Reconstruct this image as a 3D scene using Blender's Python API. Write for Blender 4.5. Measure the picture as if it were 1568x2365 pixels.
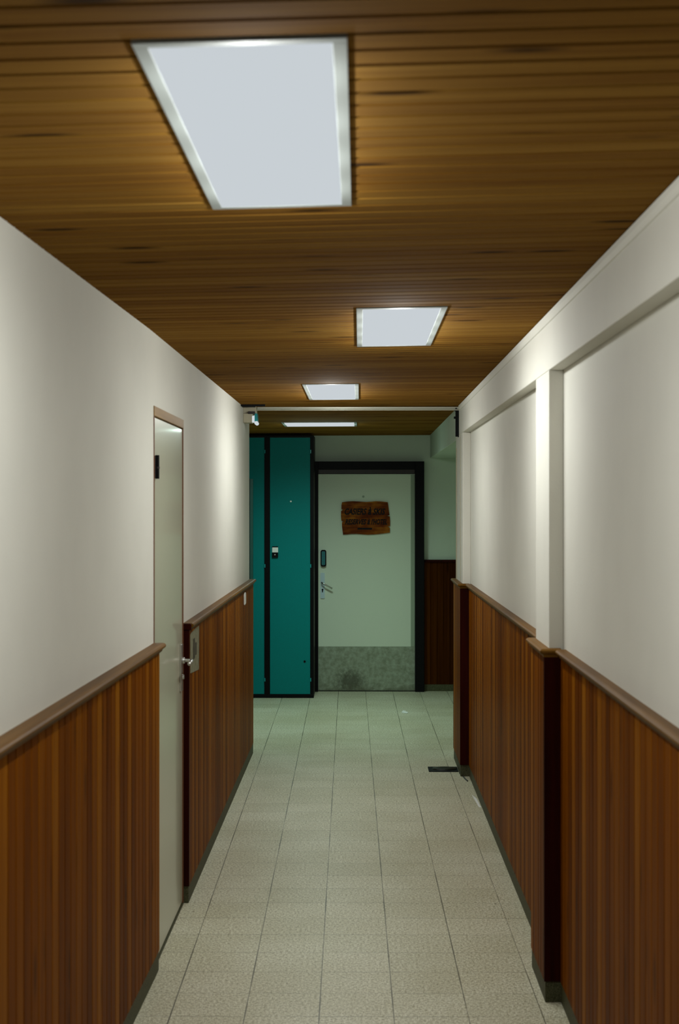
import bpy, bmesh, math, random
from mathutils import Vector, Matrix

for o in list(bpy.data.objects):
    bpy.data.objects.remove(o, do_unlink=True)
sc = bpy.context.scene
COL = sc.collection

# ------------------------------------------------------------------ camera, world, exposure
F_PX = 3500.0
EYE = 1.71
YAW = math.atan(46.0 / F_PX)
cam_d = bpy.data.cameras.new('camera')
cam_d.sensor_fit = 'HORIZONTAL'
cam_d.sensor_width = 24.0
cam_d.lens = F_PX / 1568 * 24.0
cam_d.shift_x = 0.0
cam_d.shift_y = (1169 - 1182.5) / 1568
cam_d.dof.use_dof = True
cam_d.dof.focus_distance = 12.0
cam_d.dof.aperture_fstop = 7.0
cam_d.clip_start = 0.05
cam = bpy.data.objects.new('camera', cam_d)
COL.objects.link(cam)
cam.location = (0, 0, EYE)
cam.rotation_euler = (math.radians(90), 0, YAW)
sc.camera = cam

w = bpy.data.worlds.new('world')
sc.world = w
w.use_nodes = True
w.node_tree.nodes['Background'].inputs[0].default_value = (0.02, 0.03, 0.03, 1)
w.node_tree.nodes['Background'].inputs[1].default_value = 0.3

sc.view_settings.view_transform = 'Standard'
sc.view_settings.look = 'None'
sc.view_settings.gamma = 1.0
sc.view_settings.use_curve_mapping = False
sc.view_settings.exposure = 0.0

PANEL_WATTS = 56.0         # each corridor panel
FAR_WATTS = 98.0
HALO = 0.24             # share given to unseen points added below each panel for ceiling glow           # the lobby panel
PANEL_COL = (0.98, 1.0, 0.97)
FAR_COL = (0.72, 1.0, 0.88)

# ------------------------------------------------------------------ materials
def mat(name, base=(0.8, 0.8, 0.8), rough=0.6, metal=0.0, coat=0.0):
    m = bpy.data.materials.new(name)
    m.use_nodes = True
    b = m.node_tree.nodes['Principled BSDF']
    b.inputs['Base Color'].default_value = (*base, 1)
    b.inputs['Roughness'].default_value = rough
    b.inputs['Metallic'].default_value = metal
    if coat:
        b.inputs['Coat Weight'].default_value = coat
        b.inputs['Coat Roughness'].default_value = 0.08
    return m

class NT:
    def __init__(s, m):
        s.m = m; s.t = m.node_tree; s.n = s.t.nodes; s.l = s.t.links
        s.b = s.n['Principled BSDF']
    def co(s):
        if not hasattr(s, '_co'):
            s._co = s.n.new('ShaderNodeTexCoord')
        return s._co.outputs['Object']
    def node(s, typ, **kw):
        nd = s.n.new(typ)
        for k, v in kw.items():
            setattr(nd, k, v)
        return nd
    def math(s, op, a, b=None, clamp=False):
        nd = s.n.new('ShaderNodeMath'); nd.operation = op; nd.use_clamp = clamp
        for i, v in enumerate([a, b]):
            if v is None: continue
            if isinstance(v, (int, float)): nd.inputs[i].default_value = v
            else: s.l.new(v, nd.inputs[i])
        return nd.outputs[0]
    def sep(s, v):
        nd = s.n.new('ShaderNodeSeparateXYZ'); s.l.new(v, nd.inputs[0]); return nd.outputs
    def comb(s, x, y, z):
        nd = s.n.new('ShaderNodeCombineXYZ')
        for i, v in enumerate((x, y, z)):
            if isinstance(v, (int, float)): nd.inputs[i].default_value = v
            else: s.l.new(v, nd.inputs[i])
        return nd.outputs[0]
    def scale(s, v, sx, sy, sz):
        nd = s.n.new('ShaderNodeMapping'); nd.inputs['Scale'].default_value = (sx, sy, sz)
        s.l.new(v, nd.inputs[0]); return nd.outputs[0]
    def noise(s, v, sc_, det=3, rough=0.5):
        nd = s.n.new('ShaderNodeTexNoise'); nd.inputs['Scale'].default_value = sc_
        nd.inputs['Detail'].default_value = det; nd.inputs['Roughness'].default_value = rough
        s.l.new(v, nd.inputs['Vector']); return nd.outputs['Fac']
    def ramp(s, f, stops):
        nd = s.n.new('ShaderNodeValToRGB'); cr = nd.color_ramp
        while len(cr.elements) < len(stops): cr.elements.new(0.5)
        for e, (p, c) in zip(cr.elements, stops):
            e.position = p
            e.color = (*c, 1) if len(c) == 3 else c
        s.l.new(f, nd.inputs[0]); return nd.outputs[0]
    def mix(s, f, a, b, mode='MIX'):
        nd = s.n.new('ShaderNodeMix'); nd.data_type = 'RGBA'; nd.blend_type = mode
        for i, v in ((0, f), (6, a), (7, b)):
            if isinstance(v, (int, float)): nd.inputs[i].default_value = v
            elif isinstance(v, tuple): nd.inputs[i].default_value = (*v, 1)
            else: s.l.new(v, nd.inputs[i])
        return nd.outputs[2]
    def color(s, c): s.l.new(c, s.b.inputs['Base Color'])
    def bump(s, h, strength, dist=0.002):
        nd = s.n.new('ShaderNodeBump'); nd.inputs['Strength'].default_value = strength
        nd.inputs['Distance'].default_value = dist
        s.l.new(h, nd.inputs['Height']); s.l.new(nd.outputs[0], s.b.inputs['Normal'])

def wood(name, across, along, pitch, dark, mid, light, rough=0.45, knots=0.6, phase=0.0, spec=0.01, vary=0.34):
    """tongue-and-groove boards: `across` = axis the boards are counted on, `along` = grain axis"""
    m = mat(name, mid, rough)
    m.node_tree.nodes['Principled BSDF'].inputs['Specular IOR Level'].default_value = spec
    t = NT(m); c = t.sep(t.co())
    a = c[across]; g = c[along]
    idx = t.math('FLOOR', t.math('DIVIDE', t.math('SUBTRACT', a, phase), pitch))
    wn = t.node('ShaderNodeTexWhiteNoise', noise_dimensions='1D'); t.l.new(idx, wn.inputs['W'])
    rnd = wn.outputs['Value']
    off = t.math('MULTIPLY', rnd, 37.0)
    g2 = t.math('ADD', g, off)
    v = t.comb(t.math('MULTIPLY', a, 60.0), t.math('MULTIPLY', g2, 1.6), off)
    fine = t.noise(v, 1.0, 5, 0.6)
    v2 = t.comb(t.math('MULTIPLY', a, 9.0), t.math('MULTIPLY', g2, 0.8), off)
    broad = t.noise(v2, 1.0, 2, 0.5)
    f = t.math('ADD', t.math('MULTIPLY', fine, 0.45), t.math('MULTIPLY', broad, 0.25))
    f = t.math('ADD', f, t.math('MULTIPLY', rnd, vary))
    col = t.ramp(f, [(0.28, dark), (0.52, mid), (0.78, light)])
    # knots
    kv = t.comb(t.math('MULTIPLY', a, 1.0 / pitch * 0.9), t.math('MULTIPLY', g2, 3.0), off)
    vo = t.node('ShaderNodeTexVoronoi'); vo.inputs['Scale'].default_value = 0.8
    t.l.new(kv, vo.inputs['Vector'])
    k = t.ramp(vo.outputs['Distance'], [(0.07, (1, 1, 1)), (0.19, (0, 0, 0))])
    kk = t.math('MULTIPLY', k, knots)
    col = t.mix(kk, col, tuple(x * 0.22 for x in dark))
    t.color(col)
    t.bump(fine, 0.25, 0.001)
    return m

M = {}
W_D, W_M, W_L = (0.085, 0.019, 0.0008), (0.185, 0.052, 0.0018), (0.31, 0.112, 0.0055)
M['wood_y'] = wood('pine_wainscot_along', 1, 2, 0.075, W_D, W_M, W_L, 0.42, 0.5)
M['wood_x'] = wood('shade_darkened_wainscot', 0, 2, 0.06, (0.016, 0.004, 0.0006), (0.045, 0.011, 0.0012), (0.085, 0.024, 0.002), 0.42, 0.5)  # same wood as the corridor boards, colour darkened for the end wall's shade
M['ceil'] = wood('pine_ceiling', 1, 0, 0.075, (0.145, 0.060, 0.008), (0.245, 0.125, 0.021), (0.35, 0.205, 0.048), 0.95, 0.95, 0.0, 0.03, 0.16)
def plainwood(name, c0, c1, rough=0.4, coat=0.0, along=1):
    m = mat(name, c0, rough, 0, coat); t = NT(m)
    s = [30, 30, 30]; s[along] = 1.5
    n = t.noise(t.scale(t.co(), *s), 1.0, 5, 0.6)
    t.color(t.ramp(n, [(0.3, c0), (0.7, c1)]))
    return m
M['rail'] = plainwood('varnished_rail', (0.080, 0.032, 0.003), (0.17, 0.078, 0.009), 0.45, 0.0)
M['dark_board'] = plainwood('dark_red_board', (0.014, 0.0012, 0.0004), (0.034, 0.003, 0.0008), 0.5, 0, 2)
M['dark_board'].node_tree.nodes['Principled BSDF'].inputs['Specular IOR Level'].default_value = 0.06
M['rail'].node_tree.nodes['Principled BSDF'].inputs['Specular IOR Level'].default_value = 0.12
M['frame_brown'] = plainwood('brown_door_casing', (0.20, 0.105, 0.022), (0.32, 0.185, 0.05), 0.6)
M['seam'] = mat('brown_door_seam', (0.16, 0.06, 0.02), 0.6)

def plaster(name, c, bump=0.25):
    m = mat(name, c, 0.75); t = NT(m)
    n = t.noise(t.co(), 2.2, 3, 0.55)
    n2 = t.noise(t.co(), 140.0, 2, 0.5)
    col = t.mix(t.ramp(n, [(0.35, (0, 0, 0)), (0.7, (1, 1, 1))]), tuple(x * 0.94 for x in c), c)
    t.color(col)
    t.bump(n2, bump, 0.002)
    return m
M['wall'] = plaster('white_plaster', (0.70, 0.69, 0.62))
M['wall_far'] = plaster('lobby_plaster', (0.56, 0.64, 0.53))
M['beige'] = mat('beige_paint', (0.45, 0.42, 0.30), 0.5)
M['metal_strip'] = mat('painted_steel_strip', (0.55, 0.55, 0.45), 0.35, 0.2)
M['black'] = mat('black_paint', (0.0025, 0.0025, 0.003), 0.5)
M['black'].node_tree.nodes['Principled BSDF'].inputs['Specular IOR Level'].default_value = 0.12
M['black_brown'] = plainwood('black_brown_casing', (0.008, 0.003, 0.001), (0.016, 0.006, 0.003), 0.5, 0, 2)
M['steel'] = mat('brushed_steel', (0.62, 0.62, 0.60), 0.28, 0.9)
M['alu'] = mat('satin_aluminium_plate', (0.50, 0.62, 0.68), 0.45, 0.1)
M['white'] = mat('white_paper', (0.80, 0.80, 0.76), 0.7)
M['frame_w'] = mat('white_lamp_frame', (0.30, 0.33, 0.32), 0.7)
M['teal_clear'] = mat('teal_tinted_plastic', (0.01, 0.28, 0.30), 0.2)

# left door: satin paint that mirrors the wood edge
M['door_cream'] = mat('cream_gloss_paint', (0.50, 0.49, 0.37), 0.32, 0, 0.35)
# lobby door paint
def speck(name, c, amt=0.15, rough=0.55):
    m = mat(name, c, rough); t = NT(m)
    n = t.noise(t.co(), 320.0, 2, 0.7)
    t.color(t.mix(t.ramp(n, [(0.35, (0, 0, 0)), (0.65, (1, 1, 1))]), tuple(x * (1 - amt) for x in c), tuple(min(1, x * (1 + amt)) for x in c)))
    return m
M['door_grey'] = speck('grey_green_door_paint', (0.64, 0.71, 0.58), 0.12)
M['door_edge'] = speck('door_edge_strip_darker', (0.30, 0.37, 0.27), 0.12)
M['teal'] = speck('teal_laminate', (0.003, 0.185, 0.185), 0.30, 0.45)
M['teal'].node_tree.nodes['Principled BSDF'].inputs['Specular IOR Level'].default_value = 0.08
M['teal_dark'] = speck('dark_green_paint', (0.004, 0.05, 0.042), 0.25, 0.4)

# kick plate with scuffed dirt
m = mat('scuffed_kick_plate', (0.35, 0.4, 0.3), 0.5); t = NT(m)
base = t.mix(t.ramp(t.noise(t.co(), 22.0, 4, 0.65), [(0.35, (0, 0, 0)), (0.7, (1, 1, 1))]), (0.19, 0.22, 0.15), (0.34, 0.39, 0.30))
c = t.sep(t.co())
dx = t.math('DIVIDE', t.math('ADD', c[0], 0.150), 0.17)
dz = t.math('DIVIDE', t.math('SUBTRACT', c[2], 0.09), 0.13)
r = t.math('SQRT', t.math('ADD', t.math('MULTIPLY', dx, dx), t.math('MULTIPLY', dz, dz)))
blob = t.math('ADD', r, t.math('MULTIPLY', t.math('SUBTRACT', t.noise(t.co(), 30.0, 4, 0.7), 0.5), 1.6))
bf = t.ramp(blob, [(0.35, (0.75, 0.75, 0.75)), (1.0, (0, 0, 0))])
base = t.mix(bf, base, (0.04, 0.04, 0.02))
low = t.math('ADD', t.math('DIVIDE', c[2], 0.16), t.math('MULTIPLY', t.noise(t.co(), 12.0, 4, 0.7), 1.2))
lf = t.ramp(low, [(0.55, (0.7, 0.7, 0.7)), (1.15, (0, 0, 0))])
base = t.mix(lf, base, (0.09, 0.09, 0.05))
t.color(base)
M['kick'] = m

# floor: terrazzo tiles
m = mat('terrazzo_tiles', (0.5, 0.48, 0.38), 0.42); t = NT(m)
co = t.co(); c = t.sep(co)
TX, TY = 0.25, 0.2425
xr = t.math('ADD', c[0], t.math('MULTIPLY', c[1], 0.00657))
yr = t.math('SUBTRACT', c[1], t.math('MULTIPLY', c[0], 0.0066))
xs = t.math('DIVIDE', t.math('ADD', xr, 0.1015 + 25.0), TX)
ys = t.math('DIVIDE', t.math('ADD', yr, -5.562 + 24.25), TY)
def edge(v):
    fr = t.math('FRACT', v)
    return t.math('MINIMUM', fr, t.math('SUBTRACT', 1.0, fr))
ex = t.math('MULTIPLY', edge(xs), TX); ey = t.math('MULTIPLY', edge(ys), TY)
cell = t.comb(t.math('FLOOR', xs), t.math('FLOOR', ys), 0.0)
wn = t.node('ShaderNodeTexWhiteNoise', noise_dimensions='3D'); t.l.new(cell, wn.inputs['Vector'])
n1 = t.noise(co, 260.0, 3, 0.75)
n2 = t.noise(co, 95.0, 3, 0.6)
sp = t.math('ADD', t.math('MULTIPLY', n1, 0.65), t.math('MULTIPLY', n2, 0.35))
col = t.ramp(sp, [(0.38, (0.13, 0.11, 0.04)), (0.46, (0.42, 0.39, 0.24)), (0.52, (0.78, 0.77, 0.60)), (0.62, (0.92, 0.93, 0.82))])
tint = t.ramp(wn.outputs['Value'], [(0.0, (0.90, 0.90, 0.87)), (1.0, (1, 1, 1))])
col = t.mix(1.0, col, tint, 'MULTIPLY')
big = t.ramp(t.noise(co, 1.6, 4, 0.6), [(0.35, (0.86, 0.84, 0.78)), (0.65, (1, 1, 1))])
col = t.mix(1.0, col, big, 'MULTIPLY')
def line(e, wd, ns):
    jn = t.noise(co, ns, 2, 0.5)
    wv = t.math('MULTIPLY', t.ramp(jn, [(0.35, (0.35, 0.35, 0.35)), (0.65, (1, 1, 1))]), wd)
    return t.math('LESS_THAN', e, wv)
lx = t.math('MULTIPLY', line(ex, 0.0024, 2.4), 0.9)
ly = t.math('MULTIPLY', line(ey, 0.0034, 3.1), 0.40)
j = t.math('MAXIMUM', lx, ly)
col = t.mix(j, col, (0.05, 0.045, 0.02))
spots = t.node('ShaderNodeTexVoronoi'); spots.inputs['Scale'].default_value = 7.0; t.l.new(co, spots.inputs['Vector'])
sf = t.math('MULTIPLY', t.math('LESS_THAN', spots.outputs['Distance'], 0.035), 0.7)
col = t.mix(sf, col, (0.10, 0.085, 0.03))
t.color(col)
t.bump(j, -0.4, 0.002)
M['floor'] = m
m = mat('dark_terrazzo_skirting', (0.09, 0.095, 0.05), 0.55); t = NT(m)
t.color(t.ramp(t.noise(t.co(), 240.0, 3, 0.7), [(0.35, (0.028, 0.03, 0.012)), (0.65, (0.11, 0.11, 0.06))]))
m.node_tree.nodes['Principled BSDF'].inputs['Specular IOR Level'].default_value = 0.1
M['base'] = m

# aged paper notice
m = mat('faded_notice_paper', (0.4, 0.4, 0.28), 0.7); t = NT(m)
t.color(t.ramp(t.noise(t.co(), 40.0, 4, 0.6), [(0.3, (0.12, 0.115, 0.055)), (0.7, (0.27, 0.265, 0.17))]))
M['notice'] = m
M['ink'] = mat('dark_ink', (0.03, 0.025, 0.012), 0.6)
# sign board
m = mat('burnt_sign_wood', (0.2, 0.07, 0.02), 0.5); t = NT(m)
n = t.noise(t.scale(t.co(), 5, 5, 40), 1.0, 5, 0.6)
n2 = t.noise(t.co(), 8.0, 2, 0.5)
f = t.math('ADD', t.math('MULTIPLY', n, 0.5), t.math('MULTIPLY', n2, 0.5))
t.color(t.ramp(f, [(0.38, (0.075, 0.011, 0.0015)), (0.5, (0.17, 0.038, 0.004)), (0.62, (0.32, 0.105, 0.010))]))
m.node_tree.nodes['Principled BSDF'].inputs['Specular IOR Level'].default_value = 0.05
M['sign'] = m

def emis(name, col, strength):
    m = bpy.data.materials.new(name); m.use_nodes = True
    n = m.node_tree.nodes; n.clear()
    e = n.new('ShaderNodeEmission'); o = n.new('ShaderNodeOutputMaterial')
    e.inputs[0].default_value = (*col, 1); e.inputs[1].default_value = strength
    m.node_tree.links.new(e.outputs[0], o.inputs[0])
    return m
M['diffuser'] = emis('lit_lamp_diffuser', (0.578, 0.624, 0.658), 1.0)
M['em_lens'] = emis('lit_emergency_lens', (0.60, 0.66, 0.68), 1.0)

# ------------------------------------------------------------------ mesh helpers
class MB:
    def __init__(s): s.bm = bmesh.new()
    def box(s, x0, x1, y0, y1, z0, z1, bev=0.0, seg=2):
        g = bmesh.ops.create_cube(s.bm, size=1.0)
        vs = g['verts']
        for v in vs:
            v.co = Vector(((x0 + x1) / 2 + v.co.x * (x1 - x0), (y0 + y1) / 2 + v.co.y * (y1 - y0), (z0 + z1) / 2 + v.co.z * (z1 - z0)))
        if bev > 0:
            es = list({e for v in vs for e in v.link_edges})
            bmesh.ops.bevel(s.bm, geom=es, offset=bev, segments=seg, affect='EDGES', profile=0.5)
        return s
    def prism(s, pts, vec):
        """polygon (list of Vector) extruded by vec"""
        vec = Vector(vec)
        a = [s.bm.verts.new(p) for p in pts]
        b = [s.bm.verts.new(Vector(p) + vec) for p in pts]
        n = len(a)
        s.bm.faces.new(a); s.bm.faces.new(b[::-1])
        for i in range(n):
            s.bm.faces.new((a[i], b[i], b[(i + 1) % n], a[(i + 1) % n]))
        return s
    def loft(s, rings, closed=True, caps=True):
        R = [[s.bm.verts.new(p) for p in r] for r in rings]
        n = len(R[0])
        rng = n if closed else n - 1
        for i in range(len(R) - 1):
            for k in range(rng):
                s.bm.faces.new((R[i][k], R[i][(k + 1) % n], R[i + 1][(k + 1) % n], R[i + 1][k]))
        if caps and closed:
            s.bm.faces.new(R[0][::-1]); s.bm.faces.new(R[-1])
        return s
    def cyl(s, p0, p1, r0, r1=None, n=20):
        r1 = r0 if r1 is None else r1
        p0, p1 = Vector(p0), Vector(p1)
        q = (p1 - p0).to_track_quat('Z', 'Y')
        rings = []
        for p, r in ((p0, r0), (p1, r1)):
            rings.append([p + q @ Vector((r * math.cos(2 * math.pi * k / n), r * math.sin(2 * math.pi * k / n), 0)) for k in range(n)])
        return s.loft(rings)
    def tube(s, pts, r, n=14):
        pts = [Vector(p) for p in pts]; rings = []
        for i, p in enumerate(pts):
            d = (pts[min(i + 1, len(pts) - 1)] - pts[max(i - 1, 0)]).normalized()
            q = d.to_track_quat('Z', 'Y')
            rings.append([p + q @ Vector((r * math.cos(2 * math.pi * k / n), r * math.sin(2 * math.pi * k / n), 0)) for k in range(n)])
        return s.loft(rings)
    def build(s, name, material, parent=None, kind=None, smooth=False):
        bmesh.ops.recalc_face_normals(s.bm, faces=s.bm.faces)
        me = bpy.data.meshes.new(name)
        if parent is not None:
            wl = Vector((0, 0, 0)); p = parent
            while p is not None:
                wl += p.location; p = p.parent
            bmesh.ops.translate(s.bm, verts=s.bm.verts, vec=-wl)
        s.bm.to_mesh(me); s.bm.free()
        if smooth:
            for f in me.polygons: f.use_smooth = True
        me.materials.append(M[material] if isinstance(material, str) else material)
        o = bpy.data.objects.new(name, me); COL.objects.link(o)
        if parent is not None: o.parent = parent
        if kind: o['kind'] = kind
        return o

def thing(name, label, cat, loc, group=None):
    o = bpy.data.objects.new(name, None); COL.objects.link(o)
    o.empty_display_size = 0.05
    o.location = loc; o['label'] = label; o['category'] = cat
    if group: o['group'] = group
    return o
def tag(o, label, cat, group=None):
    o['label'] = label; o['category'] = cat
    if group: o['group'] = group
    return o
def struct_root(name, loc=(0, 0, 0)):
    o = bpy.data.objects.new(name, None); COL.objects.link(o)
    o.location = loc; o['kind'] = 'structure'; o.empty_display_size = 0.05
    return o

# ------------------------------------------------------------------ plan of the place
Y_BACK = -2.6
Y_END = 14.04
XL, XR = -0.760, 0.705          # plaster faces of the corridor
XP = 0.6545                     # inner face of piers and downstand beam
YL_END, YR_END = 10.45, 10.28   # corridor ends, lobby begins
LOB_L, LOB_R = -1.65, 1.55
def xl(y, off=0.0):             # the left wall opens out slightly towards the viewer
    return XL + off - (0.0135 * (5.5 - y) if y < 5.5 else 0.0)
def zc(x, y):                   # the boarded ceiling is a little out of level
    u = (x + 0.76) / 1.42
    k = max(0.0, min(1.0, (y - 3.0) / 7.0))
    zl = 2.346 + 0.016 * k; zr = 2.380 - 0.012 * k
    return zl + (zr - zl) * max(-0.6, min(1.6, u))

# floor
MB().box(LOB_L - 0.2, LOB_R + 0.2, Y_BACK - 0.2, Y_END + 0.2, -0.12, 0.0).build('floor', 'floor', kind='structure')

# ceiling boards across the corridor with real V grooves
mb = MB()
P = 0.075; GW, GD = 0.0065, 0.0130
ys_ = []
k0 = math.floor((Y_BACK - 0.1) / P)
y = k0 * P
while y < Y_END + 0.1:
    ys_ += [(y - GW, 0.0), (y - 0.0006, GD), (y + 0.0006, GD), (y + GW, 0.0)]
    y += P
rows = []
for (yy, up) in ys_:
    rows.append([mb.bm.verts.new((xx, yy, zc(xx, yy) + up)) for xx in (LOB_L - 0.1, -0.8, -0.05, 0.7, LOB_R + 0.1)])
for i in range(len(rows) - 1):
    for k in range(4):
        mb.bm.faces.new((rows[i][k], rows[i + 1][k], rows[i + 1][k + 1], rows[i][k + 1]))
# solid slab above
mb.box(LOB_L - 0.2, LOB_R + 0.2, Y_BACK - 0.2, Y_END + 0.2, 2.42, 2.5)
ce = mb.build('ceiling', 'ceil', kind='structure')

# left wall: plaster with the opening of the door
DY0, DY1, DZ = 5.585, 6.515, 2.081
mb = MB()
def wall_seg(mb, y0, y1, z0, z1):
    mb.prism([Vector((xl(y0), y0, z0)), Vector((xl(y1), y1, z0)), Vector((-1.0, y1, z0)), Vector((-1.0, y0, z0))], (0, 0, z1 - z0))
wall_seg(mb, Y_BACK, 5.5, 0, 2.40)
wall_seg(mb, 5.5, DY0, 0, 2.40)
wall_seg(mb, DY0, DY1, DZ, 2.40)
wall_seg(mb, DY1, YL_END, 0, 2.40)
mb.box(LOB_L, -1.0, YL_END - 0.12, YL_END, 0, 2.40)
mb.build('wall_left', 'wall', kind='structure')

# right wall with two piers and the downstand beam over them
mb = MB()
mb.box(XR, 0.95, Y_BACK, YR_END - 0.03, 0, 2.40)
mb.box(XP, XR, 5.245, 5.63, 0, 2.18, 0.003)
mb.box(XP, XR, 9.62, YR_END, 0, 2.18, 0.003)
mb.box(XP, XR, Y_BACK, YR_END, 2.18, 2.40, 0.003)
mb.box(XR, LOB_R, YR_END - 0.12, YR_END, 0, 2.40)
mb.build('wall_right', 'wall', kind='structure')

MB().box(-1.1, 1.1, Y_BACK - 0.1, Y_BACK, 0, 2.42).build('wall_back', 'wall', kind='structure')
mb = MB()
mb.box(LOB_L - 0.1, LOB_R + 0.1, Y_END, Y_END + 0.12, 0, 2.42)
mb.build('wall_end', 'wall_far', kind='structure')
MB().box(LOB_L - 0.1, LOB_L, YL_END - 0.12, Y_END, 0, 2.42).build('wall_lobby_left', 'wall_far', kind='structure')
MB().box(LOB_R, LOB_R + 0.1, YR_END - 0.12, Y_END, 0, 2.42).build('wall_lobby_right', 'wall_far', kind='structure')
# boxed-in beam carried on through the lobby
MB().box(XP, LOB_R, YR_END, Y_END, 2.155, 2.40, 0.003).build('trim_1', M['wall_far'], kind='structure')

# ------------------------------------------------------------------ wainscots
def board_face(y0, y1, z0, z1, xf, side, back=0.012, pitch=0.075):
    """vertical tongue-and-groove boards on a wall running along y. xf(y)= x of the face; side = +1 face looks +x"""
    mb = MB()
    prof = []
    k = math.ceil(y0 / pitch)
    prof.append((y0, 0.0))
    gw, gd = 0.0050, 0.0085
    while k * pitch < y1 - 0.006:
        yy = k * pitch
        if yy > y0 + 0.006:
            prof += [(yy - gw, 0), (yy - 0.0005, gd), (yy + 0.0005, gd), (yy + gw, 0)]
        k += 1
    prof.append((y1, 0.0))
    lo = [mb.bm.verts.new((xf(a) - side * d, a, z0)) for a, d in prof]
    hi = [mb.bm.verts.new((xf(a) - side * d, a, z1)) for a, d in prof]
    for i in range(len(lo) - 1):
        mb.bm.faces.new((lo[i], lo[i + 1], hi[i + 1], hi[i]))
    # returns at both ends and backing
    bl = [mb.bm.verts.new((xf(a) - side * back, a, z)) for a in (y0, y1) for z in (z0, z1)]
    mb.bm.faces.new((lo[0], hi[0], bl[1], bl[0]))
    mb.bm.faces.new((lo[-1], bl[2], bl[3], hi[-1]))
    mb.bm.faces.new((bl[0], bl[1], bl[3], bl[2]))
    return mb

def rail_ring(y, xw, side, zt, out, h=0.03):
    """moulded dado rail: flat top, rounded nose, cove below. xw = wall x, grows `out` into the corridor"""
    p = [(0, 0), (out - 0.010, 0), (out - 0.004, -0.002), (out, -0.007), (out, -0.012), (out - 0.004, -0.017),
         (out - 0.010, -0.019), (out - 0.013, -0.023), (out - 0.014, -h), (0, -h)]
    return [Vector((xw + side * a, y, zt + b)) for a, b in p]

def rail_along(stations, side, zt, out, xw):
    mb = MB()
    mb.loft([rail_ring(y, xw(y), side, zt, out) for y in stations])
    return mb

ZB = 0.073
ZLT, ZRT = 1.205, 1.220
# left near
tr = struct_root('trim_2', (-0.75, 0.0, 0.0))
board_face(Y_BACK, DY0, ZB, ZLT - 0.02, lambda y: xl(y, 0.022), +1, 0.021).build('board_panel', 'wood_y_l' if 'wood_y_l' in M else 'wood_y', tr)
rail_along([Y_BACK, 2.5, 5.5, DY0 + 0.004], +1, ZLT, 0.046, lambda y: xl(y, 0.0)).build('rail', 'rail', tr)
# left far
tr = struct_root('trim_3', (-0.75, 8.0, 0.0))
board_face(DY1 + 0.018, YL_END + 0.03, ZB, ZLT - 0.02, lambda y: XL + 0.026, +1, 0.025).build('board_panel', 'wood_y', tr)
rail_along([DY1 + 0.01, YL_END + 0.04], +1, ZLT, 0.046, lambda y: XL).build('rail', 'rail', tr)
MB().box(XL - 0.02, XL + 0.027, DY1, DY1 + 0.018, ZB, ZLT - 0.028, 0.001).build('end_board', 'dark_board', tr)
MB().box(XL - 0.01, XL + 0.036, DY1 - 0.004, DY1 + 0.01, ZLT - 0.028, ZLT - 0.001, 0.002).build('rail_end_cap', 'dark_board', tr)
# right near (in front of the first pier)
tr = struct_root('trim_4', (0.70, 0.0, 0.0))
board_face(Y_BACK, 5.225, ZB, ZRT - 0.02, lambda y: XR - 0.013, -1, 0.012).build('board_panel', 'wood_y', tr)
rail_along([Y_BACK, 5.19], -1, ZRT, 0.036, lambda y: XR).build('rail', 'rail', tr)
# pier 1 cladding
def pier_clad(name, y0, y1, yr_end):
    tr = struct_root(name, (XP, (y0 + y1) / 2, 0.0))
    board_face(y0 + 0.016, y1, ZB, ZRT - 0.02, lambda y: XP - 0.018, -1, 0.017).build('board_panel', 'wood_y', tr)
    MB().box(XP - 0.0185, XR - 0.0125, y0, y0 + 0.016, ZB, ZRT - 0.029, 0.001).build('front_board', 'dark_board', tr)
    # mitred rail: inner side + front
    o = 0.016
    mb = MB()
    xo = XP - 0.018 - o
    r0 = [Vector((v.x, v.y, v.z)) for v in rail_ring(yr_end, XP, -1, ZRT, 0.034)]
    prof = [(abs(v.x - XP), v.z) for v in r0]
    def ring_inner(y, mitre=False):
        return [Vector((XP - a, (y0 + 0.018 - a if mitre else y), z)) for a, z in prof]
    mb.loft([ring_inner(yr_end), ring_inner(0, True), [Vector((XR - 0.012, y0 + 0.018 - a, z)) for a, z in prof]])
    mb.build('rail', 'rail', tr)
    return tr
pier_clad('trim_5', 5.225, 5.63, 5.66)
tr = struct_root('trim_6', (0.70, 7.6, 0.0))
board_face(5.65, 9.59, ZB, ZRT - 0.02, lambda y: XR - 0.013, -1, 0.012).build('board_panel', 'wood_y', tr)
rail_along([5.65, 9.565], -1, ZRT, 0.036, lambda y: XR).build('rail', 'rail', tr)
pier_clad('trim_7', 9.59, YR_END + 0.005, YR_END + 0.04)
# lobby end wall wainscot, right of the door
tr = struct_root('trim_8', (1.07, Y_END, 0.0))
mb = MB()
prof = [(0.60, 0)]
k = math.ceil(0.60 / 0.06)
while k * 0.06 < LOB_R - 0.005:
    xx = k * 0.06
    if xx > 0.606: prof += [(xx - 0.004, 0), (xx - 0.0005, 0.004), (xx + 0.0005, 0.004), (xx + 0.004, 0)]
    k += 1
prof.append((LOB_R, 0))
lo = [mb.bm.verts.new((a, Y_END - 0.02 + d, 0.062)) for a, d in prof]
hi = [mb.bm.verts.new((a, Y_END - 0.02 + d, 1.195)) for a, d in prof]
for i in range(len(lo) - 1): mb.bm.faces.new((lo[i], lo[i + 1], hi[i + 1], hi[i]))
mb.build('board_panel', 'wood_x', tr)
MB().box(0.598, LOB_R, Y_END - 0.045, Y_END, 1.192, 1.215, 0.004).build('rail', 'dark_board', tr)

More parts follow.
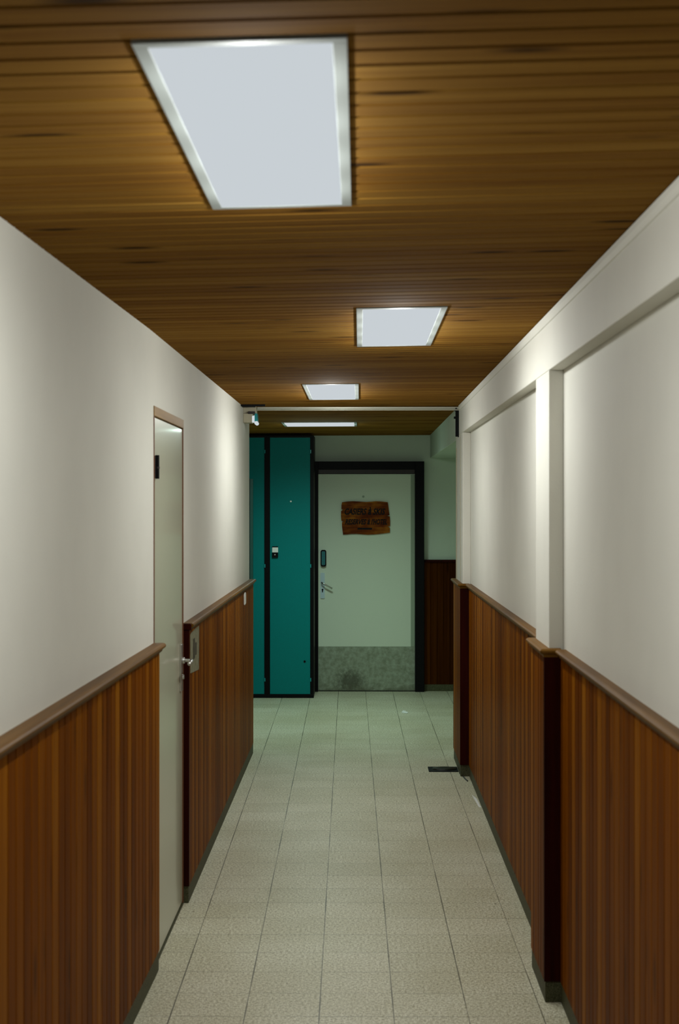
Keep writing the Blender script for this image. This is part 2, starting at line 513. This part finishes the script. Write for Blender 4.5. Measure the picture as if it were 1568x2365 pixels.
# ------------------------------------------------------------------ baseboards (dark terrazzo skirting)
def base_seg(mb, y0, y1, xf0, xf1, xb, z=ZB):
    mb.prism([Vector((xf0, y0, 0)), Vector((xf1, y1, 0)), Vector((xb, y1, 0)), Vector((xb, y0, 0))], (0, 0, z))
mb = MB()
base_seg(mb, Y_BACK, 5.5, xl(Y_BACK, 0.020), xl(5.5, 0.020), -0.9)
base_seg(mb, 5.5, DY0 - 0.004, xl(5.5, 0.020), xl(5.5, 0.020), -0.9)
base_seg(mb, DY1 + 0.004, YL_END + 0.035, XL + 0.024, XL + 0.024, -0.9)
mb.build('baseboard_left', 'base', kind='structure')
mb = MB()
mb.box(XR - 0.010, XR + 0.02, Y_BACK, 5.235, 0, ZB)
mb.box(XP - 0.014, XR + 0.02, 5.232, 5.64, 0, ZB)
mb.box(XR - 0.010, XR + 0.02, 5.64, 9.60, 0, ZB)
mb.box(XP - 0.014, XR + 0.02, 9.598, YR_END + 0.01, 0, ZB)
mb.build('baseboard_right', 'base', kind='structure')
MB().box(0.60, LOB_R, Y_END - 0.026, Y_END, 0, 0.062).build('baseboard_end', 'base', kind='structure')

# slim cornice under the ceiling, right
mb = MB()
mb.loft([[Vector((XP, y, zc(XP, y) - 0.034)), Vector((XP - 0.004, y, zc(XP, y) - 0.032)), Vector((XP - 0.009, y, zc(XP, y) - 0.018)),
          Vector((XP - 0.009, y, zc(XP, y) - 0.003)), Vector((XP, y, zc(XP, y) - 0.001))] for y in (Y_BACK, 3.0, 6.5, 9.9)])
mb.build('trim_9', 'wall', kind='structure')
# steel strip across the ceiling where the corridor meets the lobby
mb = MB()
mb.box(-0.675, XP, 9.98, 10.02, 2.350, 2.364, 0.002)
mb.box(-0.675, XP, 9.97, 9.98, 2.340, 2.347, 0.001)
mb.build('trim_10', 'metal_strip', kind='structure')
# thin corner bead on the far pier
MB().box(XP - 0.006, XP + 0.002, 10.18, 10.20, ZRT, 2.10, 0.001).box(XP - 0.003, XP + 0.001, 9.80, 9.815, ZRT, 2.17, 0.001).build('trim_11', 'beige', kind='structure')

# ------------------------------------------------------------------ left door
d = struct_root('door_1', (XL, 6.05, 0.0))
leaf = MB().box(XL - 0.045, XL - 0.001, 5.600, 6.500, 0.012, 2.040, 0.0015).build('leaf', 'door_cream', d)
MB().box(XL - 0.05, XL + 0.004, DY0, DY1, 2.044, DZ, 0.002).build('head_casing', 'frame_brown', d)
mb = MB()
mb.box(XL - 0.05, XL + 0.003, DY0, 5.597, 0.0, 2.044, 0.001)
mb.box(XL - 0.05, XL + 0.003, 6.503, DY1, 0.0, 2.044, 0.001)
mb.build('jamb', 'seam', d)
MB().box(XL - 0.05, XL + 0.004, DY0, DY1, -0.004, 0.006, 0.001).build('threshold', 'base', d)
MB().box(-0.99, XL - 0.055, DY0, DY1, 0.0, DZ).build('backing', 'black', d)
hg = MB().cyl((XL + 0.007, 5.640, 1.812), (XL + 0.007, 5.640, 1.900), 0.0075).box(XL - 0.001, XL + 0.004, 5.607, 5.675, 1.815, 1.897, 0.001).build('hinge', 'black', d)
MB().cyl((XL + 0.007, 5.640, 1.850), (XL + 0.007, 5.640, 1.857), 0.009).build('knuckle_ring', 'black_brown', hg)
hp = MB().box(XL - 0.001, XL + 0.009, 6.405, 6.447, 0.925, 1.125, 0.003).build('handle_plate', 'steel', d)
mb = MB()
mb.tube([(XL + 0.005, 6.426, 1.055), (XL + 0.03, 6.426, 1.055), (XL + 0.044, 6.424, 1.055), (XL + 0.050, 6.412, 1.055), (XL + 0.051, 6.38, 1.054), (XL + 0.050, 6.31, 1.052)], 0.0075)
mb.cyl((XL + 0.008, 6.426, 1.055), (XL + 0.018, 6.426, 1.055), 0.013)
mb.build('lever', 'steel', hp, smooth=True)
MB().cyl((XL + 0.008, 6.426, 0.985), (XL + 0.016, 6.426, 0.985), 0.010).build('lock_cylinder', 'steel', hp)

# ------------------------------------------------------------------ lobby door
YD = 14.0
def DX(u): return (u - 830) * 0.004
def DZ_(v): return 1.71 - (v - 1169) * 0.004
d = struct_root('door_2', (DX(847), YD, 0.0))
MB().box(DX(735), DX(958), YD, YD + 0.038, 0.006, DZ_(1095), 0.001).build('leaf', 'door_grey', d)
MB().box(DX(948.5), DX(958) - 0.001, YD - 0.006, YD + 0.001, 0.415, DZ_(1096.5), 0.001).build('edge_strip', 'door_edge', d)  # slightly raised strip, darker than the leaf, down its right edge
MB().box(DX(735) + 0.002, DX(958) - 0.002, YD - 0.003, YD + 0.001, 0.008, DZ_(1493), 0.0008).build('kick_plate', 'kick', d)
mb = MB()
mb.box(DX(724), DX(735) - 0.001, YD - 0.05, Y_END, 0, DZ_(1066), 0.002)
mb.box(DX(958) + 0.001, DX(979), YD - 0.05, Y_END, 0, DZ_(1066), 0.002)
mb.box(DX(735), DX(958), YD - 0.05, Y_END, DZ_(1084), DZ_(1066), 0.002)
mb.build('frame', 'black', d)
MB().box(DX(735), DX(958), YD - 0.02, YD + 0.03, DZ_(1095) + 0.001, DZ_(1084) - 0.001, 0.002).build('head_strip', 'black_brown', d)
MB().box(DX(735), DX(958), YD - 0.01, YD + 0.03, 0.0, 0.005).build('threshold', 'black', d)
MB().cyl((DX(839), YD - 0.006, DZ_(1147)), (DX(839), YD + 0.01, DZ_(1147)), 0.011).build('peephole', 'door_edge', d)
def rrect(mb, x0, x1, z0, z1, r, y0, y1, n=6):
    pts = []
    for cx, cz, a0 in ((x1 - r, z1 - r, 0), (x0 + r, z1 - r, 90), (x0 + r, z0 + r, 180), (x1 - r, z0 + r, 270)):
        for k in range(n + 1):
            a = math.radians(a0 + 90 * k / n)
            pts.append(Vector((cx + r * math.cos(a), y0, cz + r * math.sin(a))))
    mb.prism(pts, (0, y1 - y0, 0)); return mb
kp = rrect(MB(), DX(740.5), DX(753.5), DZ_(1308.5), DZ_(1270), 0.017, YD - 0.028, YD + 0.001).build('keypad', 'black', d)
kf = rrect(MB(), DX(743), DX(751), DZ_(1305), DZ_(1273), 0.009, YD - 0.031, YD - 0.027).build('keypad_face', speck('keypad_teal', (0.012, 0.14, 0.16), 0.3), kp)
for r_ in range(5):
    for c_ in range(2):
        cx = DX(745.2 + c_ * 3.6); cz = DZ_(1277 + r_ * 5.6)
        MB().cyl((cx, YD - 0.034, cz), (cx, YD - 0.030, cz), 0.0042, n=12).build('key', 'teal_clear', kp)
hp = rrect(MB(), DX(740.2), DX(750), DZ_(1382), DZ_(1323), 0.008, YD - 0.010, YD + 0.001).build('handle_plate', 'alu', d)
mb = MB()
hx, hz = DX(743.5), DZ_(1345)
mb.tube([(hx, YD - 0.008, hz), (hx, YD - 0.045, hz), (hx + 0.006, YD - 0.056, hz - 0.003), (hx + 0.02, YD - 0.058, hz - 0.012), (DX(767.5), YD - 0.056, DZ_(1358.5))], 0.0075)
mb.build('lever', 'steel', hp, smooth=True)
mb = MB().cyl((DX(744.8), YD - 0.0115, DZ_(1361.8)), (DX(744.8), YD - 0.009, DZ_(1361.8)), 0.0085)
mb.box(DX(744.8) - 0.0045, DX(744.8) + 0.0045, YD - 0.0115, YD - 0.009, DZ_(1368), DZ_(1362))
mb.build('keyhole', 'black', hp)

# ------------------------------------------------------------------ wooden sign on the lobby door
sg = thing('wooden_sign', 'rough-edged brown wooden sign with black lettering, fixed on the pale lobby door', 'sign', (DX(844), YD - 0.001, DZ_(1235)))
raw = [(470,575),(535,566),(600,562),(680,566),(760,571),(820,568),(880,562),(950,566),(1020,575),(1027,620),(1034,680),(1042,728),(1013,738),(1045,746),
       (1049,800),(1048,860),(1022,868),(1045,882),(1046,940),(1000,947),(920,957),(850,963),(780,966),(700,960),(640,956),(580,957),(530,963),(482,965),(476,920),(470,870),
       (468,816),(489,806),(462,796),(457,740),(458,682),(482,664),(461,655),(463,610)]
pts = [Vector((DX(700 + a / 5.227), YD - 0.019, DZ_(1050 + b / 5.227))) for a, b in raw]
MB().prism(pts, (0, 0.017, 0)).build('board', 'sign', sg)
def text_part(name, body, u0, u1, v0, v1, parent, shear=0.30, off=0.032):
    cu = bpy.data.curves.new('tmp_text', 'FONT'); cu.body = body; cu.size = 1.0
    cu.shear = shear; cu.offset = off; cu.extrude = 0.02; cu.resolution_u = 3
    ob = bpy.data.objects.new('tmp_text', cu); COL.objects.link(ob)
    dg = bpy.context.evaluated_depsgraph_get(); dg.update()
    me = bpy.data.meshes.new_from_object(ob.evaluated_get(dg))
    bpy.data.objects.remove(ob, do_unlink=True); bpy.data.curves.remove(cu)
    xs = [v.co.x for v in me.vertices]; ysv = [v.co.y for v in me.vertices]; zs = [v.co.z for v in me.vertices]
    x0, x1, y0, y1, z0, z1 = min(xs), max(xs), min(ysv), max(ysv), min(zs), max(zs)
    X0, X1, Z0, Z1 = DX(u0), DX(u1), DZ_(v1), DZ_(v0)
    pl = parent.location
    for v in me.vertices:
        a = (v.co.x - x0) / (x1 - x0); b = (v.co.y - y0) / (y1 - y0); c_ = (v.co.z - z0) / (z1 - z0)
        v.co = Vector((X0 + a * (X1 - X0), YD - 0.0185 - c_ * 0.003, Z0 + b * (Z1 - Z0))) - pl
    me.name = name; me.materials.clear(); me.materials.append(M['black'])
    o = bpy.data.objects.new(name, me); COL.objects.link(o); o.parent = parent
    return o
text_part('lettering', 'CASIERS', 796, 847, 1174, 1189, sg)
text_part('lettering', '\u00e0', 849.5, 857.5, 1171, 1189, sg)
text_part('lettering', 'SKIS', 861, 890, 1174, 1189, sg)
text_part('lettering', 'RESERVES', 797, 846, 1199, 1211.5, sg)
text_part('lettering', '\u00e0', 848, 854, 1197.5, 1211.5, sg)
text_part('lettering', "l'HOTEL", 857, 894, 1198.5, 1211.5, sg)
rrect(MB(), DX(825.5), DX(859.5), DZ_(1223), DZ_(1219), 0.006, YD - 0.0215, YD - 0.0185).build('underline_bar', 'black', sg)

# ------------------------------------------------------------------ teal cupboard
YC = 13.5
def CX(u): return (u - 830) * YC / F_PX
def CZ(v): return 1.71 - (v - 1169) * YC / F_PX
cb = thing('cupboard', 'tall teal cupboard with black frame built in left of the pale lobby door', 'cupboard', (-1.0, 13.75, 0))
mb = MB()
CXR = CX(724.5)
mb.box(-1.62, CXR, YC, YC + 0.03, 0.0, CZ(1604), 0.001)
mb.box(-1.62, CXR, YC, YC + 0.03, CZ(1010), 2.340, 0.001)
mb.box(CX(716.5), CXR, YC, YC + 0.03, CZ(1604), CZ(1010))
mb.box(CX(610.5), CX(623), YC, YC + 0.03, CZ(1604), CZ(1010))
mb.box(-1.62, -1.58, YC, YC + 0.03, CZ(1604), CZ(1010))
mb.box(CXR - 0.025, CXR - 0.001, YC + 0.03, 13.95, 0.0, 2.340)
mb.build('frame', 'black', cb)
dl = MB().box(-1.578, CX(610.5) - 0.001, YC + 0.006, YC + 0.028, CZ(1604) + 0.002, CZ(1010) - 0.002, 0.001).build('door', 'teal', cb)
dr = MB().box(CX(623) + 0.001, CX(716.5) - 0.001, YC + 0.006, YC + 0.028, CZ(1604) + 0.002, CZ(1010) - 0.002, 0.001).build('door', 'teal', cb)
MB().box(CX(628.5), CX(642), YC - 0.001, YC + 0.007, CZ(1276), CZ(1264), 0.001).build('lock_label', 'white', dr)
lk = MB().box(CX(628.5), CX(642), YC - 0.012, YC + 0.007, CZ(1288), CZ(1276), 0.002)
lk.build('lock', 'black', dr)
MB().box(CX(628.5), CX(642), YC - 0.004, YC + 0.007, CZ(1264), CZ(1262)).build('label_clip', 'black', dr)
MB().cyl((CX(635), YC - 0.015, CZ(1281)), (CX(635), YC - 0.011, CZ(1281)), 0.006).build('lock_cylinder', 'steel', dr)
MB().cyl((CX(671.5), YC + 0.003, CZ(1158)), (CX(671.5), YC + 0.008, CZ(1158)), 0.008, n=8).build('chip', 'white', dr)
MB().cyl((CX(703.5), YC + 0.002, CZ(1528)), (CX(703.5), YC + 0.008, CZ(1528)), 0.010).build('plug', 'black', dr)
for dd, u in ((dl, 611.5), (dr, 717.5)):
    for v in (1043, 1307, 1570):
        MB().cyl((CX(u), YC - 0.004, CZ(v + 4)), (CX(u), YC - 0.004, CZ(v - 4)), 0.005, n=10).build('hinge', 'teal_clear', dd)

# dark narrow panel standing half hidden behind the corridor corner
pn = thing('door_panel', 'dark green upright panel with black edge, half hidden behind the left corridor corner', 'panel', (-1.1, 13.05, 0))
MB().box(-1.30, -0.945, 13.02, 13.07, 0.0, 1.951, 0.003).build('edge_frame', 'black', pn)
MB().box(-0.944, -0.916, 13.03, 13.07, 0.0, 1.945, 0.002).build('leaf', 'teal_dark', pn)

# ------------------------------------------------------------------ ceiling lamps
def lamp(label, x0, x1, y0, y1, watts, colr, rows, along='y', group='flat lamp panels on the boarded ceiling'):
    cx, cy = (x0 + x1) / 2, (y0 + y1) / 2
    zt = zc(cx, cy)
    t_ = thing('ceiling_lamp', label, 'lamp', (cx, cy, zt), group)
    t_.rotation_euler = (0, -math.atan((zc(x1, cy) - zc(x0, cy)) / (x1 - x0)), 0)   # follows the out-of-level boards
    fw = 0.021; H = 0.0035
    mb = MB()
    mb.box(x0, x1, y0, y0 + fw, zt - H, zt + 0.004, 0.0008)
    mb.box(x0, x1, y1 - fw, y1, zt - H, zt + 0.004, 0.0008)
    mb.box(x0, x0 + fw, y0 + fw, y1 - fw, zt - H, zt + 0.004, 0.0008)
    mb.box(x1 - fw, x1, y0 + fw, y1 - fw, zt - H, zt + 0.004, 0.0008)
    mb.build('frame', 'frame_w', t_)
    MB().box(x0 + fw, x1 - fw, y0 + fw, y1 - fw, zt - H + 0.0008, zt, 0.0).build('diffuser', 'diffuser', t_)
    # unseen spots carry the panel's light; points below are added for the halo
    n = rows
    for k in range(n + 4):
        spot = k < n
        f = (k + 0.5) / n if spot else (k - n + 0.5) / 4
        ld = bpy.data.lights.new('panel_and_halo_light', 'SPOT' if spot else 'POINT')
        hs_ = HALO if along == 'y' else HALO * 0.12
        ld.energy = watts * (1 - hs_) / n if spot else watts * hs_ / 4
        ld.color = colr; ld.shadow_soft_size = 0.0
        if spot: ld.spot_size = math.radians(180 if along == 'y' else 163); ld.spot_blend = 1.0
        lo = bpy.data.objects.new('panel_and_halo_light', ld); COL.objects.link(lo)
        dz = H + (0.004 if spot else 0.045)
        if along == 'y': p = (cx, y0 + 0.05 + f * (y1 - y0 - 0.1), zt - dz)
        else: p = (x0 + 0.05 + f * (x1 - x0 - 0.1), cy, zt - dz)
        lo.location = Vector(p) - Vector((cx, cy, zt)); lo.parent = t_
    return t_
lamp('long lit ceiling panel nearest the viewer, largest, left of centre', -0.318, -0.017, 2.105, 3.285, PANEL_WATTS, PANEL_COL, 8)
lamp('long lit ceiling panel right of centre, second along the corridor', -0.010, 0.291, 5.00, 6.20, PANEL_WATTS, PANEL_COL, 8)
lamp('long lit ceiling panel left of centre just before the steel ceiling strip', -0.306, -0.004, 8.09, 9.27, PANEL_WATTS, PANEL_COL, 8)
lamp('square lit ceiling panel beyond the steel strip, in the dark lobby', -0.61, -0.02, 11.78, 12.40, FAR_WATTS, FAR_COL, 4, 'x', 'flat lamp panels on the boarded ceiling')

# ------------------------------------------------------------------ small things
# emergency light high at the left corner
D_ = 9.95
def EX(u, D=D_): return (u - 830) * D / F_PX
def EZ(v, D=D_): return 1.71 - (v - 1169) * D / F_PX
em = thing('emergency_light', 'small beige emergency light with bright lens high at the left corridor corner', 'lamp', (XL, D_, EZ(955)))
MB().box(XL, EX(592), D_ - 0.03, D_ + 0.08, EZ(955), EZ(935.5), 0.003).build('bracket', 'beige', em)
hs = MB().box(XL, EX(583), D_ - 0.05, D_ + 0.07, EZ(977), EZ(955) - 0.001, 0.004).build('housing', 'beige', em)
MB().box(EX(574), EX(590), D_ - 0.056, D_ - 0.045, EZ(957), EZ(951), 0.001).build('clip', 'black_brown', hs)
MB().prism([Vector((EX(582.5), D_ - 0.045, EZ(962))), Vector((EX(588.5), D_ - 0.045, EZ(960))), Vector((EX(588.5), D_ - 0.045, EZ(974))), Vector((EX(580), D_ - 0.045, EZ(976)))], (0, 0.1, 0)).build('lens', 'em_lens', em)
MB().prism([Vector((EX(588.6), D_ - 0.04, EZ(955))), Vector((EX(595), D_ - 0.04, EZ(956))), Vector((EX(596), D_ - 0.04, EZ(973))), Vector((EX(588.6), D_ - 0.04, EZ(974)))], (0, 0.1, 0)).build('cover', 'teal_clear', em)
MB().cyl((EX(592.5), D_ - 0.05, EZ(977.5)), (EX(592.5), D_ + 0.05, EZ(977.5)), 0.012).build('lamp_tip', 'em_lens', em)
# black bars added in place of the dark gap in the ceiling corner
tag(MB().box(XL + 0.002, EX(612, 9.7), 9.69, 9.715, 2.350, 2.366).box(XL + 0.002, EX(590, 9.8), 9.78, 9.80, 2.350, 2.364).build('ceiling_gap_bars', 'black'),
    'short thin black bars standing in for a dark gap in the ceiling at the left corner above the emergency light', 'gap')

# black hinge arm, upper right corner
ha = thing('hinge_arm', 'black metal hinge arm hanging at the upper right corridor corner', 'hinge', (XP, 10.0, 2.17))
Dk = 10.0
MB().box(XP - 0.022, XP - 0.008, 9.985, 10.01, 2.168, 2.350, 0.003).build('arm', 'black', ha)
MB().box(XP - 0.006, XP + 0.001, 9.98, 10.03, 2.165, 2.345, 0.001).build('back_plate', 'black', ha)
MB().cyl((XP - 0.018, 9.99, 2.335), (XP - 0.018, 9.99, 2.357), 0.011).build('pivot', 'black', ha)
MB().cyl((XP - 0.026, 9.99, 2.285), (XP - 0.026, 9.99, 2.30), 0.007).build('knob', 'black', ha)

# floor pivot plate
fp = thing('floor_plate', 'black metal plate let into the floor at the foot of the right pier', 'plate', (0.55, 9.85, 0))
MB().box(0.447, XP - 0.016, 9.755, 9.935, -0.002, 0.004, 0.001).build('plate', 'black', fp)
mb = MB()
rings = []
for rr, zz in ((1.0, 0.003), (0.93, 0.011), (0.6, 0.015)):
    rings.append([Vector((0.552 + 0.085 * rr * math.cos(a * math.pi / 14), 9.845 + 0.055 * rr * math.sin(a * math.pi / 14), zz)) for a in range(28)])
mb.loft(rings)
mb.build('oval_cover', mat('worn_dark_steel', (0.02, 0.022, 0.016), 0.3, 0.4), fp)
MB().tube([(0.640, 9.70, 0.004), (0.652, 9.62, 0.004), (0.661, 9.50, 0.004), (0.672, 9.42, 0.003)], 0.004, 8).build('seal_strip', 'black_brown', fp)

# paper scrap on the lobby floor
mb = MB()
sp_ = [(927, 1645), (931, 1641), (935, 1642.5), (938, 1644), (943, 1645.5), (940, 1648), (933, 1647), (928, 1646.5)]
vs = []
for (u, v) in sp_:
    D = EYE * F_PX / (v - 1169)
    vs.append(Vector(((u - 830) * D / F_PX, D, 0.001 + 0.004 * ((u * 7) % 3) / 3)))
mb.prism(vs, (0, 0, 0.001))
tag(mb.build('paper_scrap', 'white'), 'tiny torn scrap of white paper lying on the lobby floor', 'litter')
# paper scrap by right wall foot
mb = MB()
mb.prism([Vector((0.665, 8.98, 0.0005)), Vector((0.678, 8.62, 0.0005)), Vector((0.690, 8.60, 0.0005)), Vector((0.684, 8.86, 0.0005))], (0, 0, 0.0015))
tag(mb.build('tape_strip', 'white'), 'short worn white strip of tape on the floor along the right wall', 'tape')

# notice on the left wainscot behind the door handle
nt = thing('paper_notice', 'faded paper notice with dark mark on the left wainscot just beyond the door handle', 'notice', (XL + 0.027, 6.75, 0.97))
xf = XL + 0.0265
mb = MB()
poly = [(6.56, 0.985), (6.905, 0.965), (6.91, 1.165), (6.80, 1.165), (6.60, 1.158), (6.56, 1.150)]
mb.prism([Vector((xf, a, b)) for a, b in poly], (0.0015, 0, 0)); mb.build('sheet', 'notice', nt)
MB().box(xf + 0.001, xf + 0.0025, 6.66, 6.73, 1.035, 1.125).box(xf + 0.001, xf + 0.0025, 6.75, 6.80, 1.045, 1.10).build('printed_mark', 'ink', nt)
# small white sticker near the corridor corner
mb = MB()
xf = XL + 0.0265
poly = []
for a in range(13):
    an = math.pi * a / 12
    poly.append(Vector((xf, 9.69 + 0.075 * math.cos(an), 1.135 + 0.024 * math.sin(an))))
poly += [Vector((xf, 9.62, 1.085)), Vector((xf, 9.66, 1.078)), Vector((xf, 9.76, 1.085))]
mb.prism(poly, (0.003, 0, 0))
tag(mb.build('sticker', 'white'), 'small white rounded sticker on the left wainscot near its far end', 'sticker')
